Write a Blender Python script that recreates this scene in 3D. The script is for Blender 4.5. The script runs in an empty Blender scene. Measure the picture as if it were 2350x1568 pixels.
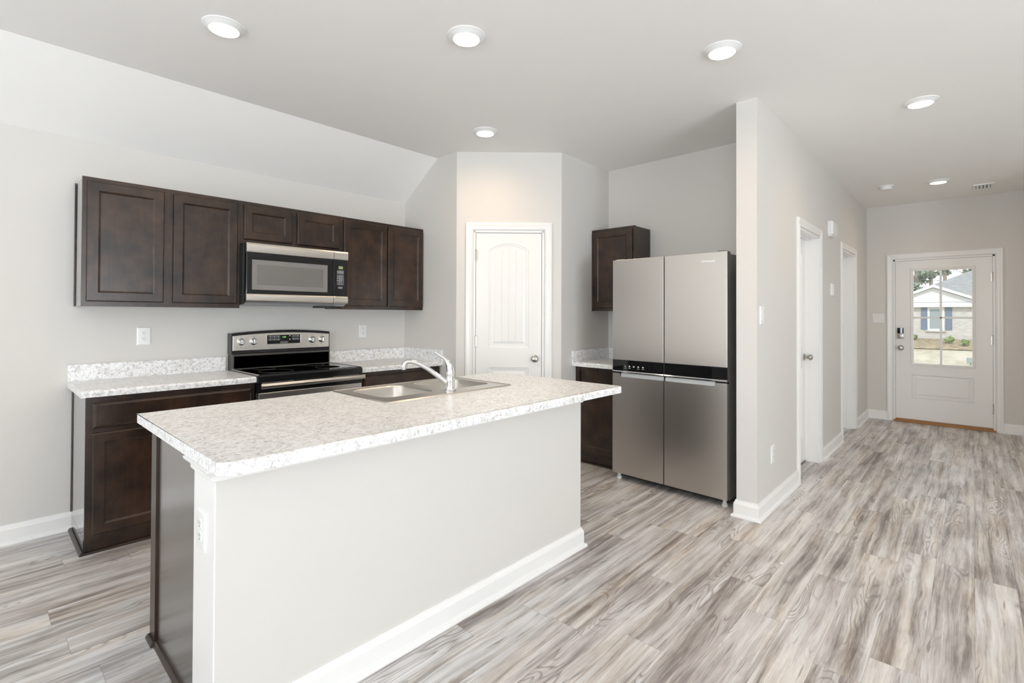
import bpy, bmesh, math, random
from mathutils import Matrix, Vector
random.seed(7)
S = bpy.context.scene
COL = S.collection
PI = math.pi
# ------------------------------------------------------------------ camera
F, CY, PITCH, ROLL, YAW, EYE = 1142.7574, 711.8875, 0.0099, 0.0040, 0.7473, 1.3336
cd = bpy.data.cameras.new('camera'); cam = bpy.data.objects.new('camera', cd); COL.objects.link(cam)
cd.sensor_width = 36; cd.lens = F / 2350 * 36; cd.shift_y = (CY - 784) / 2350; cd.clip_start = .02; cd.clip_end = 300
fw = Vector((math.cos(YAW) * math.cos(PITCH), math.sin(YAW) * math.cos(PITCH), math.sin(PITCH)))
rt = Vector((math.sin(YAW), -math.cos(YAW), 0)); up = rt.cross(fw)
r2 = rt * math.cos(ROLL) + up * math.sin(ROLL); u2 = -rt * math.sin(ROLL) + up * math.cos(ROLL)
cam.matrix_world = Matrix(((r2.x, u2.x, -fw.x, 0), (r2.y, u2.y, -fw.y, 0), (r2.z, u2.z, -fw.z, EYE), (0, 0, 0, 1)))
S.camera = cam
# ------------------------------------------------------------------ light, exposure
vs = S.view_settings
vs.view_transform = 'Standard'; vs.look = 'None'; vs.gamma = 1; vs.use_curve_mapping = False; vs.exposure = -0.14
S.cycles.diffuse_bounces = 8; S.cycles.max_bounces = 14; S.cycles.sample_clamp_indirect = 6
W = bpy.data.worlds.new('world'); S.world = W; W.use_nodes = True
bg = W.node_tree.nodes['Background']; bg.inputs[0].default_value = (.93, .97, 1, 1); bg.inputs[1].default_value = 1.8
sd = bpy.data.lights.new('sun', 'SUN'); sd.energy = 2.6; sd.angle = .03; sd.color = (1, .97, .92)
sun = bpy.data.objects.new('sun', sd); COL.objects.link(sun); sun.rotation_euler = (math.radians(42), 0, math.radians(-70))
def daylight(name, loc, rot, sx, sy, power, colr=(.87, .943, 1)):
    l = bpy.data.lights.new(name, 'AREA'); l.shape = 'RECTANGLE'; l.size = sx; l.size_y = sy; l.energy = power; l.color = colr
    o = bpy.data.objects.new(name, l); COL.objects.link(o); o.location = loc; o.rotation_euler = rot
daylight('daylight', (-3.93, 2.1, 1.35), (0, -PI / 2 - 1.05, 0), 1.5, 1.4, 105)
daylight('daylight', (-3.93, -1.6, 1.35), (0, -PI / 2 - .75, 0), 1.5, 1.7, 120)
daylight('daylight', (.6, -4.43, 1.1), (PI / 2 + 1.0, 0, 0), 2.4, 2.0, 285)
LAMP = 155.0
# ------------------------------------------------------------------ measured plan
CE = 2.767
YW = 4.0985                     # kitchen wall
XR, YP = 2.8696, 3.3258         # return wall, first pantry corner
XQ, YQ = 3.5043, 2.6564         # second pantry corner
XF = 4.2735                     # wall behind the fridge
HX, HY0, HY1 = 3.4692, 1.165, 1.0354   # end of the hall wall and its two faces
HE = 8.0453                     # front wall
ZS, YS = 2.4267, 3.5983         # slope of the ceiling
# ------------------------------------------------------------------ materials
class NT:
    def __init__(s, name):
        s.m = bpy.data.materials.new(name); s.m.use_nodes = True; s.t = s.m.node_tree
        s.b = s.t.nodes['Principled BSDF']; s.out = s.t.nodes['Material Output']
    def n(s, typ, ins=None, **kw):
        x = s.t.nodes.new('ShaderNode' + typ)
        for k, v in kw.items(): setattr(x, k, v)
        for k, v in (ins or {}).items():
            if isinstance(v, bpy.types.NodeSocket): s.t.links.new(v, x.inputs[k])
            else: x.inputs[k].default_value = v
        return x
    def math(s, op, a, b=0.0, c=0.0):
        return s.n('Math', {0: a, 1: b, 2: c}, operation=op).outputs[0]
    def obj(s): return s.n('TexCoord').outputs['Object']
    def scale(s, vec, sc): return s.n('Mapping', {0: vec, 3: sc}).outputs[0]
    def noise(s, vec, sc, det=3, rough=.55, dist=0): return s.n('TexNoise', {'Vector': vec, 'Scale': sc, 'Detail': det, 'Roughness': rough, 'Distortion': dist}).outputs[0]
    def ramp(s, f, stops, interp='LINEAR'):
        r = s.n('ValToRGB', {0: f}); e = r.color_ramp.elements; r.color_ramp.interpolation = interp
        while len(e) < len(stops): e.new(.5)
        for i, (p, c) in enumerate(stops):
            e[i].position = p; e[i].color = (c if len(c) == 4 else (*c, 1)) if not isinstance(c, (int, float)) else (c, c, c, 1)
        return r.outputs[0]
    def mix(s, f, a, b, mode='MIX'):
        x = s.t.nodes.new('ShaderNodeMix'); x.data_type = 'RGBA'; x.blend_type = mode
        for i, v in ((0, f), (6, a), (7, b)):
            if isinstance(v, bpy.types.NodeSocket): s.t.links.new(v, x.inputs[i])
            else: x.inputs[i].default_value = v if i == 0 else (*v, 1) if len(v) == 3 else v
        return x.outputs[2]
    def set(s, **kw):
        for k, v in kw.items():
            k = k.replace('_', ' ')
            if isinstance(v, bpy.types.NodeSocket): s.t.links.new(v, s.b.inputs[k])
            else: s.b.inputs[k].default_value = (*v, 1) if isinstance(v, tuple) and len(v) == 3 else v
        return s
    def bump(s, h, strength, dist=.002):
        s.set(Normal=s.n('Bump', {'Height': h, 'Strength': strength, 'Distance': dist}).outputs[0]); return s
def plain(name, c, rough=.5, metal=0.0, **kw):
    t = NT(name); t.set(Base_Color=c, Roughness=rough, Metallic=metal, **kw); return t.m
def glow(name, c, st):
    t = NT(name); t.set(Base_Color=c, Emission_Color=c, Emission_Strength=st); return t.m
def paint(name, c, rough, sc, st):
    t = NT(name); t.set(Base_Color=c, Roughness=rough); t.bump(t.noise(t.obj(), sc, 2), st, .002); return t.m
M = {}
M['wall'] = paint('wall paint', (.67, .648, .618), .6, 140, .12)
M['ceiling'] = paint('ceiling paint', (.88, .865, .845), .7, 110, .15)
M['trim'] = plain('white trim paint', (.84, .83, .815), .28)
M['door'] = plain('white door paint', (.83, .82, .80), .32)
M['plastic'] = plain('white plastic', (.82, .82, .81), .25)
M['slot'] = plain('dark slot', (.05, .05, .05), .5)
M['black'] = plain('black enamel', (.010, .010, .011), .12)
M['blackglass'] = plain('black glass', (.006, .006, .007), .03)
M['blackmatte'] = plain('black matte', (.02, .02, .02), .5)
M['chrome'] = plain('chrome', (.86, .87, .88), .06, 1)
M['nickel'] = plain('satin nickel', (.52, .49, .45), .28, 1)
M['greyplastic'] = plain('grey plastic', (.42, .44, .45), .35)
M['print'] = plain('pale print', (.62, .62, .62), .5)
M['darkprint'] = plain('grey print', (.30, .29, .28), .5)
def m_lamp():      # LED diffuser: brightest straight down, dimmer to the sides
    t = NT('lamp lens'); g = t.n('NewGeometry'); d = t.n('VectorMath', {0: g.outputs['Normal'], 1: g.outputs['Incoming']}, operation='DOT_PRODUCT').outputs['Value']
    t.set(Base_Color=(.9, .9, .9), Emission_Color=(1, .725, .455), Emission_Strength=t.math('MULTIPLY', t.math('POWER', t.math('ABSOLUTE', d), 1.1), LAMP)); return t.m
M['lamp'] = m_lamp()
M['green'] = glow('green digits', (.25, .9, .15), 1.2)
M['lcd'] = glow('green display', (.30, .34, .17), .10)
M['threshold'] = plain('oak threshold', (.36, .17, .055), .4)
M['foot'] = plain('white foot', (.75, .75, .73), .4)
def m_steel(name, c, rough, stretch, amt=.10):
    t = NT(name); n = t.noise(t.scale(t.obj(), stretch), 1, 4)
    t.set(Base_Color=c, Metallic=1.0, Roughness=t.math('MULTIPLY_ADD', n, amt, rough - amt / 2)); return t.m
M['steel'] = m_steel('brushed steel', (.60, .565, .53), .30, (90, 90, 900))
M['steel_h'] = plain('brushed steel trim', (.68, .65, .61), .30, 1)
M['sink'] = m_steel('sink steel', (.66, .63, .585), .31, (400, 60, 60), .06)
M['sink'].node_tree.nodes['Principled BSDF'].inputs['Metallic'].default_value = .95
M['fridge_side'] = plain('dark grey side', (.21, .20, .195), .45)
def m_wood(name, dark, light, rough, coat, panel=False):
    t = NT(name); o = t.obj()
    g = t.noise(t.scale(o, (30, 30, 2.6)), 1.6, 6, .6, 1.2); bl = t.noise(o, 8, 3, .6)
    f = t.math('ADD', t.math('MULTIPLY', g, .30), t.math('MULTIPLY', bl, .75))
    t.set(Base_Color=t.ramp(f, [(.36, dark), (.68, light)]), Roughness=rough, Coat_Weight=coat, Coat_Roughness=.25)
    t.bump(g, .03, .001); return t.m
M['wood'] = m_wood('espresso cabinet', (.012, .0068, .0045), (.055, .029, .0175), .30, .0)
M['laminate'] = plain('espresso end panel', (.030, .022, .019), .13, Coat_Weight=1.0, Coat_Roughness=.06, Coat_IOR=2.0)
M['laminate_soft'] = plain('espresso island panel', (.040, .031, .027), .27, Coat_Weight=1.0, Coat_Roughness=.22, Coat_IOR=1.8)
def m_counter():
    t = NT('speckled laminate'); o = t.obj()
    w = t.n('VectorMath', {0: o, 1: t.n('VectorMath', {0: t.n('TexNoise', {'Vector': o, 'Scale': 30.0}).outputs[1], 1: (.03, .03, .03)}, operation='MULTIPLY').outputs[0]}, operation='ADD').outputs[0]
    a = t.noise(t.scale(w, (1, 1.6, 1)), 48, 6, .70)
    base = t.ramp(a, [(.34, (.50, .48, .465)), (.43, (.71, .70, .685)), (.51, (.872, .882, .888)), (.66, (.925, .935, .94))])
    pat = t.ramp(t.noise(o, 9, 3, .6), [(.40, .25), (.60, 1.0)])
    b = t.noise(t.scale(w, (1, 1.5, 1)), 150, 3, .6)
    c = t.mix(t.math('MULTIPLY', t.ramp(b, [(.56, 0.0), (.64, .8)]), pat), base, (.33, .31, .295))
    d = t.noise(w, 85, 3, .5, .6)
    c = t.mix(t.math('MULTIPLY', t.ramp(d, [(.655, 0.0), (.70, .85)]), pat), c, (.17, .13, .115))
    t.set(Base_Color=c, Roughness=.3, Specular_IOR_Level=.4); return t.m
M['counter'] = m_counter()
def m_floor():
    t = NT('grey plank floor'); o = t.obj(); sp = t.n('SeparateXYZ', {0: o}); x, y = sp.outputs[0], sp.outputs[1]
    PW, PL = .1524, 1.22
    row = t.math('FLOOR', t.math('DIVIDE', y, PW))
    off = t.n('TexWhiteNoise', {'W': row}, noise_dimensions='1D').outputs[0]
    xx = t.math('ADD', t.math('DIVIDE', x, PL), t.math('MULTIPLY', off, 7.0)); cell = t.math('FLOOR', xx)
    idv = t.n('CombineXYZ', {0: row, 1: cell}).outputs[0]
    wn = t.n('TexWhiteNoise', {'Vector': idv}, noise_dimensions='2D')
    shift = t.n('VectorMath', {0: wn.outputs[1], 1: (37, 19, 11)}, operation='MULTIPLY').outputs[0]
    v = t.n('VectorMath', {0: o, 1: shift}, operation='ADD').outputs[0]
    warp = t.n('VectorMath', {0: t.n('TexNoise', {'Vector': t.scale(v, (1.6, 5, 1)), 'Scale': 1.5, 'Detail': 3.0}).outputs[1], 1: (.30, .045, 0)}, operation='MULTIPLY').outputs[0]
    vw = t.n('VectorMath', {0: v, 1: warp}, operation='ADD').outputs[0]
    streak = t.noise(t.scale(vw, (.9, 26, 1)), 1, 7, .64)
    fine = t.noise(t.scale(v, (7, 190, 1)), 1, 4, .75)
    blot = t.noise(t.scale(v, (2.2, 7, 1)), 1, 4, .55)
    rings = t.math('FRACT', t.math('MULTIPLY', t.noise(t.scale(vw, (1.1, 7, 1)), 1, 2, .45), 26.0))
    ringl = t.ramp(rings, [(.0, 1.0), (.28, 0.0), (.8, 0.0), (1.0, 1.0)])
    kn = t.ramp(t.noise(t.scale(v, (1.5, 6.5, 1)), 1, 2), [(.52, 0.0), (.62, 1.0)])
    f = t.math('ADD', t.math('ADD', t.math('MULTIPLY', streak, .66), t.math('MULTIPLY', fine, .22)), t.math('MULTIPLY', blot, .36))
    f = t.math('ADD', f, t.math('MULTIPLY', t.math('SUBTRACT', wn.outputs[0], .5), .055))
    c = t.ramp(f, [(.44, (.15, .127, .114)), (.525, (.32, .29, .272)), (.60, (.50, .475, .457)), (.69, (.67, .657, .645)), (.80, (.79, .785, .775))])
    hue = t.noise(t.scale(v, (1.2, 9, 1)), 1, 2)
    c = t.mix(t.ramp(hue, [(.35, .45), (.55, 0.0)]), c, (.40, .385, .42), 'SOFT_LIGHT')
    c = t.mix(t.ramp(hue, [(.50, 0.0), (.68, .55)]), c, (.60, .49, .37), 'SOFT_LIGHT')
    c = t.mix(t.math('MULTIPLY', t.math('MULTIPLY', kn, ringl), .62), c, (.13, .10, .085))
    dk = t.noise(t.scale(vw, (3.5, 60, 1)), 1, 3, .5)
    c = t.mix(t.math('MULTIPLY', t.ramp(dk, [(.64, 0.0), (.72, 1.0)]), .6), c, (.12, .10, .09))
    fy = t.math('FRACT', t.math('DIVIDE', y, PW)); fx = t.math('FRACT', xx)
    ey = t.math('MINIMUM', fy, t.math('SUBTRACT', 1.0, fy)); ex = t.math('MINIMUM', fx, t.math('SUBTRACT', 1.0, fx))
    seam = t.math('MAXIMUM', t.math('LESS_THAN', ey, .006), t.math('LESS_THAN', ex, .0009))
    c = t.mix(t.math('MULTIPLY', seam, .4), c, (.12, .10, .09))
    t.set(Base_Color=c, Roughness=t.math('MULTIPLY_ADD', fine, .2, .27), Specular_IOR_Level=.45)
    t.bump(t.math('SUBTRACT', t.math('ADD', t.math('MULTIPLY', fine, .35), streak), t.math('MULTIPLY', seam, .6)), .25, .0015)
    return t.m
M['floor'] = m_floor()
def m_glass():
    t = NT('window glass'); g = t.n('BsdfGlossy', {'Roughness': .02, 'Color': (1, 1, 1, 1)}); tr = t.n('BsdfTransparent', {'Color': (.96, .985, .975, 1)})
    mx = t.n('MixShader', {0: .035, 1: tr.outputs[0], 2: g.outputs[0]}); t.t.links.new(mx.outputs[0], t.out.inputs[0]); return t.m
M['glass'] = m_glass()
def m_brick():
    t = NT('whitewashed brick'); o = t.obj(); v = t.n('Mapping', {0: o, 2: (PI / 2, 0, PI / 2)}).outputs[0]
    s = t.n('SeparateXYZ', {0: o}); v = t.n('CombineXYZ', {0: s.outputs[1], 1: s.outputs[2]}).outputs[0]
    b = t.n('TexBrick', {'Vector': v, 'Color1': (.58, .54, .52, 1), 'Color2': (.44, .39, .37, 1), 'Mortar': (.56, .55, .54, 1), 'Scale': 1.0, 'Mortar Size': .012, 'Brick Width': .24, 'Row Height': .08})
    t.set(Base_Color=b.outputs[0], Roughness=.8); return t.m
M['brick'] = m_brick()
def m_noisy(name, stops, sc, rough=.8, st=(1, 1, 1)):
    t = NT(name); t.set(Base_Color=t.ramp(t.noise(t.scale(t.obj(), st), sc, 4, .65), stops), Roughness=rough); return t.m
M['lawn'] = m_noisy('dry lawn', [(.35, (.36, .31, .235)), (.6, (.50, .45, .37))], 1.1, .9, (.3, 1, 1))
M['mulch'] = m_noisy('mulch bed', [(.35, (.20, .15, .10)), (.6, (.36, .29, .20))], 3, .9)
M['shingle'] = m_noisy('grey shingles', [(.35, (.21, .21, .22)), (.65, (.30, .30, .31))], 3, .85, (1, 1, 4))
M['foliage'] = m_noisy('pine foliage', [(.35, (.17, .22, .16)), (.65, (.30, .35, .27))], 1.5, .8)
M['bush'] = m_noisy('bush leaves', [(.35, (.16, .24, .08)), (.65, (.34, .42, .18))], 4, .8)
M['bark'] = m_noisy('bark', [(.35, (.24, .20, .17)), (.65, (.36, .31, .27))], 5, .9)
M['shutter'] = plain('blue grey shutter', (.16, .20, .28), .6)
M['siding'] = plain('white siding', (.66, .66, .67), .6)
M['housewindow'] = plain('house window glass', (.30, .34, .35), .3)
M['mailgrey'] = plain('grey mailbox', (.30, .34, .34), .5)
# ------------------------------------------------------------------ builders
class B:
    """collects geometry (optionally through a matrix) into ONE mesh"""
    def __init__(s, T=None): s.bm = bmesh.new(); s.T = T or Matrix()
    def v(s, *p): return s.bm.verts.new(s.T @ Vector(p))
    def f(s, vs):
        try: return s.bm.faces.new(vs)
        except ValueError: return None
    def box(s, x0, x1, y0, y1, z0, z1, bev=0, seg=2):
        q = [s.v(x, y, z) for x in (x0, x1) for y in (y0, y1) for z in (z0, z1)]
        fs = [s.f([q[i] for i in k]) for k in ((0, 1, 3, 2), (4, 6, 7, 5), (0, 4, 5, 1), (2, 3, 7, 6), (0, 2, 6, 4), (1, 5, 7, 3))]
        if bev:
            es = {e for fc in fs for e in fc.edges}
            bmesh.ops.bevel(s.bm, geom=list(es), offset=bev, segments=seg, affect='EDGES', profile=.5, clamp_overlap=True)
        return s
    def loft(s, rings, closed=True, cap0=True, cap1=True):
        R = [[s.v(*p) for p in r] for r in rings]; n = len(R[0])
        for a, b in zip(R, R[1:]):
            for i in range(n if closed else n - 1):
                j = (i + 1) % n; s.f([a[i], a[j], b[j], b[i]])
        if cap0: s.f(R[0][::-1])
        if cap1: s.f(R[-1])
        return R
    def rect_rings(s, x0, x1, z0, z1, prof, cap0=True, cap1=True):
        """nested mitred rectangles; prof = [(inset, y)]"""
        s.loft([[(x0 + i, y, z0 + i), (x1 - i, y, z0 + i), (x1 - i, y, z1 - i), (x0 + i, y, z1 - i)] for i, y in prof], True, cap0, cap1); return s
    def extr(s, prof, a0, a1, axis='x'):
        mk = {'x': lambda p, a: (a, p[0], p[1]), 'y': lambda p, a: (p[0], a, p[1]), 'z': lambda p, a: (p[0], p[1], a)}[axis]
        s.loft([[mk(p, a0) for p in prof], [mk(p, a1) for p in prof]]); return s
    def lathe(s, prof, c, axis='z', n=32, d=1):
        """prof = [(radius, height along axis)]"""
        rings = []
        for r, h in prof:
            ring = []
            for k in range(n):
                a = 2 * PI * k / n; p, q = r * math.cos(a), r * math.sin(a)
                ring.append({'z': (c[0] + p, c[1] + q, c[2] + d * h), 'y': (c[0] + p, c[1] + d * h, c[2] + q), 'x': (c[0] + d * h, c[1] + p, c[2] + q)}[axis])
            rings.append(ring)
        s.loft(rings); return s
    def tube(s, pts, rad, n=14, cap=True):
        pts = [Vector(p) for p in pts]; rads = rad if isinstance(rad, (list, tuple)) else [rad] * len(pts)
        nrm = None; rings = []
        for i, p in enumerate(pts):
            t = (pts[min(i + 1, len(pts) - 1)] - pts[max(i - 1, 0)]).normalized()
            if nrm is None: nrm = t.orthogonal().normalized()
            nrm = (nrm - t * nrm.dot(t)).normalized(); b = t.cross(nrm)
            rings.append([tuple(p + (nrm * math.cos(2 * PI * k / n) + b * math.sin(2 * PI * k / n)) * rads[i]) for k in range(n)])
        s.loft(rings, True, cap, cap); return s
    def sweep(s, prof, path, put, closed=False):
        """prof [(offset to the left of the path, height)], path [(u,v)], put(u,v,h) -> xyz; mitred corners"""
        n = len(path); rings = []
        for i in range(n):
            p = Vector(path[i]); ds = []
            if i > 0 or closed: ds.append((p - Vector(path[i - 1])).normalized())
            if i < n - 1 or closed: ds.append((Vector(path[(i + 1) % n]) - p).normalized())
            ns = [Vector((-d.y, d.x)) for d in ds]
            m = ns[0] if len(ns) == 1 else (ns[0] + ns[1]) / (1 + ns[0].dot(ns[1]))
            rings.append([put(*(p + m * o), h) for o, h in prof])
        if closed: rings.append(rings[0])
        s.loft(rings, True, not closed, not closed); return s
    def holed(s, outer, holes, put):
        """flat face with holes; returns vertex loops"""
        loops = []; es = []
        for lp in [outer] + holes:
            vs_ = [s.v(*put(*p)) for p in lp]; loops.append(vs_)
            es += [s.bm.edges.new((vs_[i], vs_[(i + 1) % len(vs_)])) for i in range(len(vs_))]
        bmesh.ops.triangle_fill(s.bm, use_beauty=True, use_dissolve=False, edges=es)
        return loops
    def skirt(s, loop, rings, cap=True):
        """continue from an existing vertex loop through further rings of points"""
        prev = loop; n = len(loop)
        for r in rings:
            cur = [s.v(*p) for p in r]
            for i in range(n): s.f([prev[i], prev[(i + 1) % n], cur[(i + 1) % n], cur[i]])
            prev = cur
        if cap: s.f(prev)
        return prev
    def done(s, name, mat, parent=None, smooth=False, bev=0):
        bmesh.ops.remove_doubles(s.bm, verts=s.bm.verts, dist=1e-6)
        if bev: bmesh.ops.bevel(s.bm, geom=list(s.bm.edges), offset=bev, segments=2, affect='EDGES', clamp_overlap=True)
        bmesh.ops.recalc_face_normals(s.bm, faces=s.bm.faces)
        me = bpy.data.meshes.new(name); s.bm.to_mesh(me); s.bm.free(); me.materials.append(mat)
        if smooth:
            for p in me.polygons: p.use_smooth = True
            me.set_sharp_from_angle(angle=math.radians(38))
        o = bpy.data.objects.new(name, me); COL.objects.link(o)
        if parent is not None: attach(o, parent)
        return o
ROOTINV = {}
def attach(o, parent):
    o.parent = parent
    r = parent
    while r.parent is not None: r = r.parent
    # every mesh is modelled in world space: undo the root's placement once
    o.matrix_parent_inverse = ROOTINV.get(r.name, Matrix()) if parent is r else Matrix()
def tag(o, label, cat, group=None):
    o['label'] = label; o['category'] = cat
    if group: o['group'] = group
    return o
def thing(name, loc, label=None, cat=None, group=None, kind=None):
    o = bpy.data.objects.new(name, None); COL.objects.link(o); o.location = loc; o.empty_display_size = .1
    ROOTINV[o.name] = Matrix.Translation(loc).inverted()
    if label: tag(o, label, cat, group)
    if kind: o['kind'] = kind
    return o
def struct(o): o['kind'] = 'structure'; return o
def copy_tree(o, dx, label):
    r = o.copy(); COL.objects.link(r); r.location = Vector(o.location) + Vector(dx); r['label'] = label
    def rec(src, dst):
        for ch in [c for c in bpy.data.objects if c.parent == src]:
            c = ch.copy(); COL.objects.link(c); c.parent = dst; c.matrix_parent_inverse = ch.matrix_parent_inverse; rec(ch, c)
    rec(o, r); return r
def text(body, size, mat, T, name, parent, depth=.0008):
    cu = bpy.data.curves.new(name, 'FONT'); cu.body = body; cu.size = size; cu.extrude = depth; cu.align_x = 'CENTER'; cu.align_y = 'CENTER'
    tmp = bpy.data.objects.new('tmp', cu); COL.objects.link(tmp)
    dg = bpy.context.evaluated_depsgraph_get(); me = bpy.data.meshes.new_from_object(tmp.evaluated_get(dg))
    bpy.data.objects.remove(tmp); bpy.data.curves.remove(cu)
    me.transform(T); me.materials.clear(); me.materials.append(mat); me.name = name
    o = bpy.data.objects.new(name, me); COL.objects.link(o); attach(o, parent); return o
def face_T(x, y, z, rz=0):
    """local frame whose front looks along -y, turned by rz about z"""
    return Matrix.Translation((x, y, z)) @ Matrix.Rotation(rz, 4, 'Z')
def TXT(T, x, y, z):            # text standing upright on a front face
    return T @ Matrix.Translation((x, y, z)) @ Matrix.Rotation(PI / 2, 4, 'X')
# ------------------------------------------------------------------ room shell
b = B(); b.box(-4.15, 8.25, -4.65, 4.35, -.12, 0); struct(b.done('floor', M['floor']))
b = B()
b.box(-4.15, 8.25, -4.65, YS, CE, CE + .12)
b.box(XR, 8.25, YS, 4.35, CE, CE + .12)
b.loft([[(x, YS, CE), (x, YW + .15, ZS - .15 * (CE - ZS) / (YW - YS)), (x, YW + .15, CE + .12), (x, YS, CE + .12)] for x in (-4.15, XR + .12)])
struct(b.done('ceiling', M['ceiling']))
b = B(); b.box(-4.15, XR, YW, YW + .12, 0, 2.6); struct(b.done('wall_left', M['wall']))
b = B(); b.loft([[(XR, YP, 0), (XR + .12, YP + .05, 0), (XR + .12, 4.3, 0), (XR, 4.3, 0)], [(XR, YP, CE + .02), (XR + .12, YP + .05, CE + .02), (XR + .12, 4.3, CE + .02), (XR, 4.3, CE + .02)]]); struct(b.done('wall_return', M['wall']))
PT = face_T(XR, YP, 0, math.atan2(YQ - YP, XQ - XR)); PL_ = math.hypot(XQ - XR, YQ - YP)
PD0, PD1, PDZ = .150, .770, 2.075          # pantry door opening
b = B(PT); b.box(0, PD0, 0, .11, 0, CE + .02); b.box(PD1, PL_, 0, .11, 0, CE + .02); b.box(PD0, PD1, 0, .11, PDZ, CE + .02); struct(b.done('wall_pantry', M['wall']))
b = B(); b.box(XQ, XF + .1, YQ, YQ + .11, 0, CE + .02); struct(b.done('wall_alcove', M['wall']))
b = B(); b.box(XF, XF + .12, HY0, YQ + .1, 0, CE + .02); struct(b.done('wall_back', M['wall']))
A0, A1, B0, B1, DZ = 4.535, 5.245, 6.335, 7.10, 2.06
b = B()
for x0, x1 in ((HX, A0), (A1, B0), (B1, HE)): b.box(x0, x1, HY1, HY0, 0, CE + .02)
for x0, x1 in ((A0, A1), (B0, B1)): b.box(x0, x1, HY1, HY0, DZ, CE + .02)
struct(b.done('wall_hall', M['wall']))
FY0, FY1, FZ = .755, -.185, 2.062         # front door opening
b = B(); b.box(HE, HE + .14, FY0, 4.35, 0, CE + .02); b.box(HE, HE + .14, -.75, FY1, 0, CE + .02); b.box(HE, HE + .14, FY1, FY0, FZ, CE + .02); struct(b.done('wall_front', M['wall']))
b = B(); b.box(XR, HE, 4.2, 4.35, 0, CE + .02); struct(b.done('wall_light_block', M['wall']))  # unseen wall, added to keep sky light from leaking round the closed doors
b = B(); b.box(6.6, HE + .1, -.75, -.6, 0, CE + .02); struct(b.done('wall_right', M['wall']))
b = B(); b.box(6.6, 6.72, -4.65, -.75, 0, CE + .02); struct(b.done('wall_living', M['wall']))
b = B(); b.box(-4.12, -4, -4.65, -2.45, 0, CE + .02); b.box(-4.12, -4, -.75, 1.4, 0, CE + .02); b.box(-4.12, -4, 2.8, 4.3, 0, CE + .02)
for y0, y1 in ((-2.45, -.75), (1.4, 2.8)): b.box(-4.12, -4, y0, y1, 0, .6); b.box(-4.12, -4, y0, y1, 2.1, CE + .02)
struct(b.done('wall_rear', M['wall']))
b = B(); b.box(-4.12, -.6, -4.62, -4.5, 0, CE + .02); b.box(1.8, 6.7, -4.62, -4.5, 0, CE + .02); b.box(-.6, 1.8, -4.62, -4.5, 2.1, CE + .02); struct(b.done('wall_side', M['wall']))
for i, (y0, y1) in enumerate(((-2.45, -.75), (1.4, 2.8))):
    b = B(face_T(-3.96, y0, .6, PI / 2)); w = y1 - y0
    b.rect_rings(0, w, 0, 1.5, [(0, .12), (0, .0), (.06, 0), (.06, .12)], False, False)
    b.box(w / 2 - .02, w / 2 + .02, .01, .05, .06, 1.44); b.box(.06, w - .06, .01, .05, .73, .77); struct(b.done('window_%d' % (i + 1), M['trim']))
b = B(face_T(1.8, -4.46, 0, PI)); b.rect_rings(0, 2.4, 0, 2.1, [(0, .12), (0, .0), (.07, 0), (.07, .12)], False, False); b.box(1.16, 1.24, .01, .06, .05, 2.05); struct(b.done('window_3', M['trim']))
# ------------------------------------------------------------------ baseboards and casings
BB = [(0, 0), (.030, 0), (.030, .006), (.026, .015), (.016, .020), (.015, .022), (.015, .083), (.011, .094), (.006, .102), (.005, .110), (0, .110)]
def board(name, path, side=1):
    b = B(); b.sweep([(side * o, h) for o, h in BB], path, lambda u, v, h: (u, v, h)); return struct(b.done(name, M['trim']))
CW = .064
board('baseboard_left', [(-4, YW), (.42, YW)], -1)
board('baseboard_hall', [(A0 - CW - .012, HY1), (HX, HY1), (HX, HY0), (XF, HY0)], 1)
board('baseboard_between', [(A1 + CW + .012, HY1), (B0 - CW - .012, HY1)], -1)
board('baseboard_end', [(B1 + CW + .012, HY1), (HE, HY1), (HE, FY0 + CW)], -1)
board('baseboard_front', [(HE, FY1 - CW), (HE, -.6)], -1)
board('baseboard_right', [(HE, -.6), (6.6, -.6), (6.6, -4.5)], -1)
CAS = [(0, -.001), (0, .011), (.006, .014), (.012, .011), (.030, .013), (.044, .018), (.056, .018), (.064, .013), (.064, -.001)]
def casing(name, T, x0, x1, z1, gap=.006):
    b = B(T); b.sweep([(o, h) for o, h in CAS], [(x0 - gap, 0), (x0 - gap, z1 + gap), (x1 + gap, z1 + gap), (x1 + gap, 0)], lambda u, v, h: (u, -h, v)); return struct(b.done(name, M['trim']))
def jamb(name, T, x0, x1, z1, depth, stop=None):
    b = B(T); J = .018
    b.box(x0 - .001, x0 + J, -.002, depth, 0, z1); b.box(x1 - J, x1 + .001, -.002, depth, 0, z1); b.box(x0, x1, -.002, depth, z1 - J, z1 + .001)
    if stop is not None:
        s0, s1 = stop
        b.box(x0 + J - .001, x0 + J + .011, s0, s1, 0, z1 - J); b.box(x1 - J - .011, x1 - J + .001, s0, s1, 0, z1 - J); b.box(x0 + J, x1 - J, s0, s1, z1 - J - .011, z1 - J + .001)
    return struct(b.done(name, M['trim']))
casing('trim_1', PT, PD0, PD1, PDZ); jamb('trim_2', PT, PD0, PD1, PDZ, .112, (.045, .075))
HT = face_T(0, HY1, 0)
casing('trim_3', HT, A0, A1, DZ); jamb('trim_4', HT, A0, A1, DZ, .1305, (.07, .104))
casing('trim_5', HT, B0, B1, DZ); jamb('trim_6', HT, B0, B1, DZ, .1305, (.07, .104))
FT = face_T(HE, FY0, 0, -PI / 2); FWd = FY0 - FY1
casing('trim_7', FT, 0, FWd, FZ); jamb('trim_8', FT, 0, FWd, FZ, .15, (.055, .075))
b = B(FT); b.box(.0, FWd, -.035, .15, .0, .020, .004); b.box(0.018, FWd - .018, -.02, .05, .018, .034, .003); struct(b.done('trim_9', M['threshold']))
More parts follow.
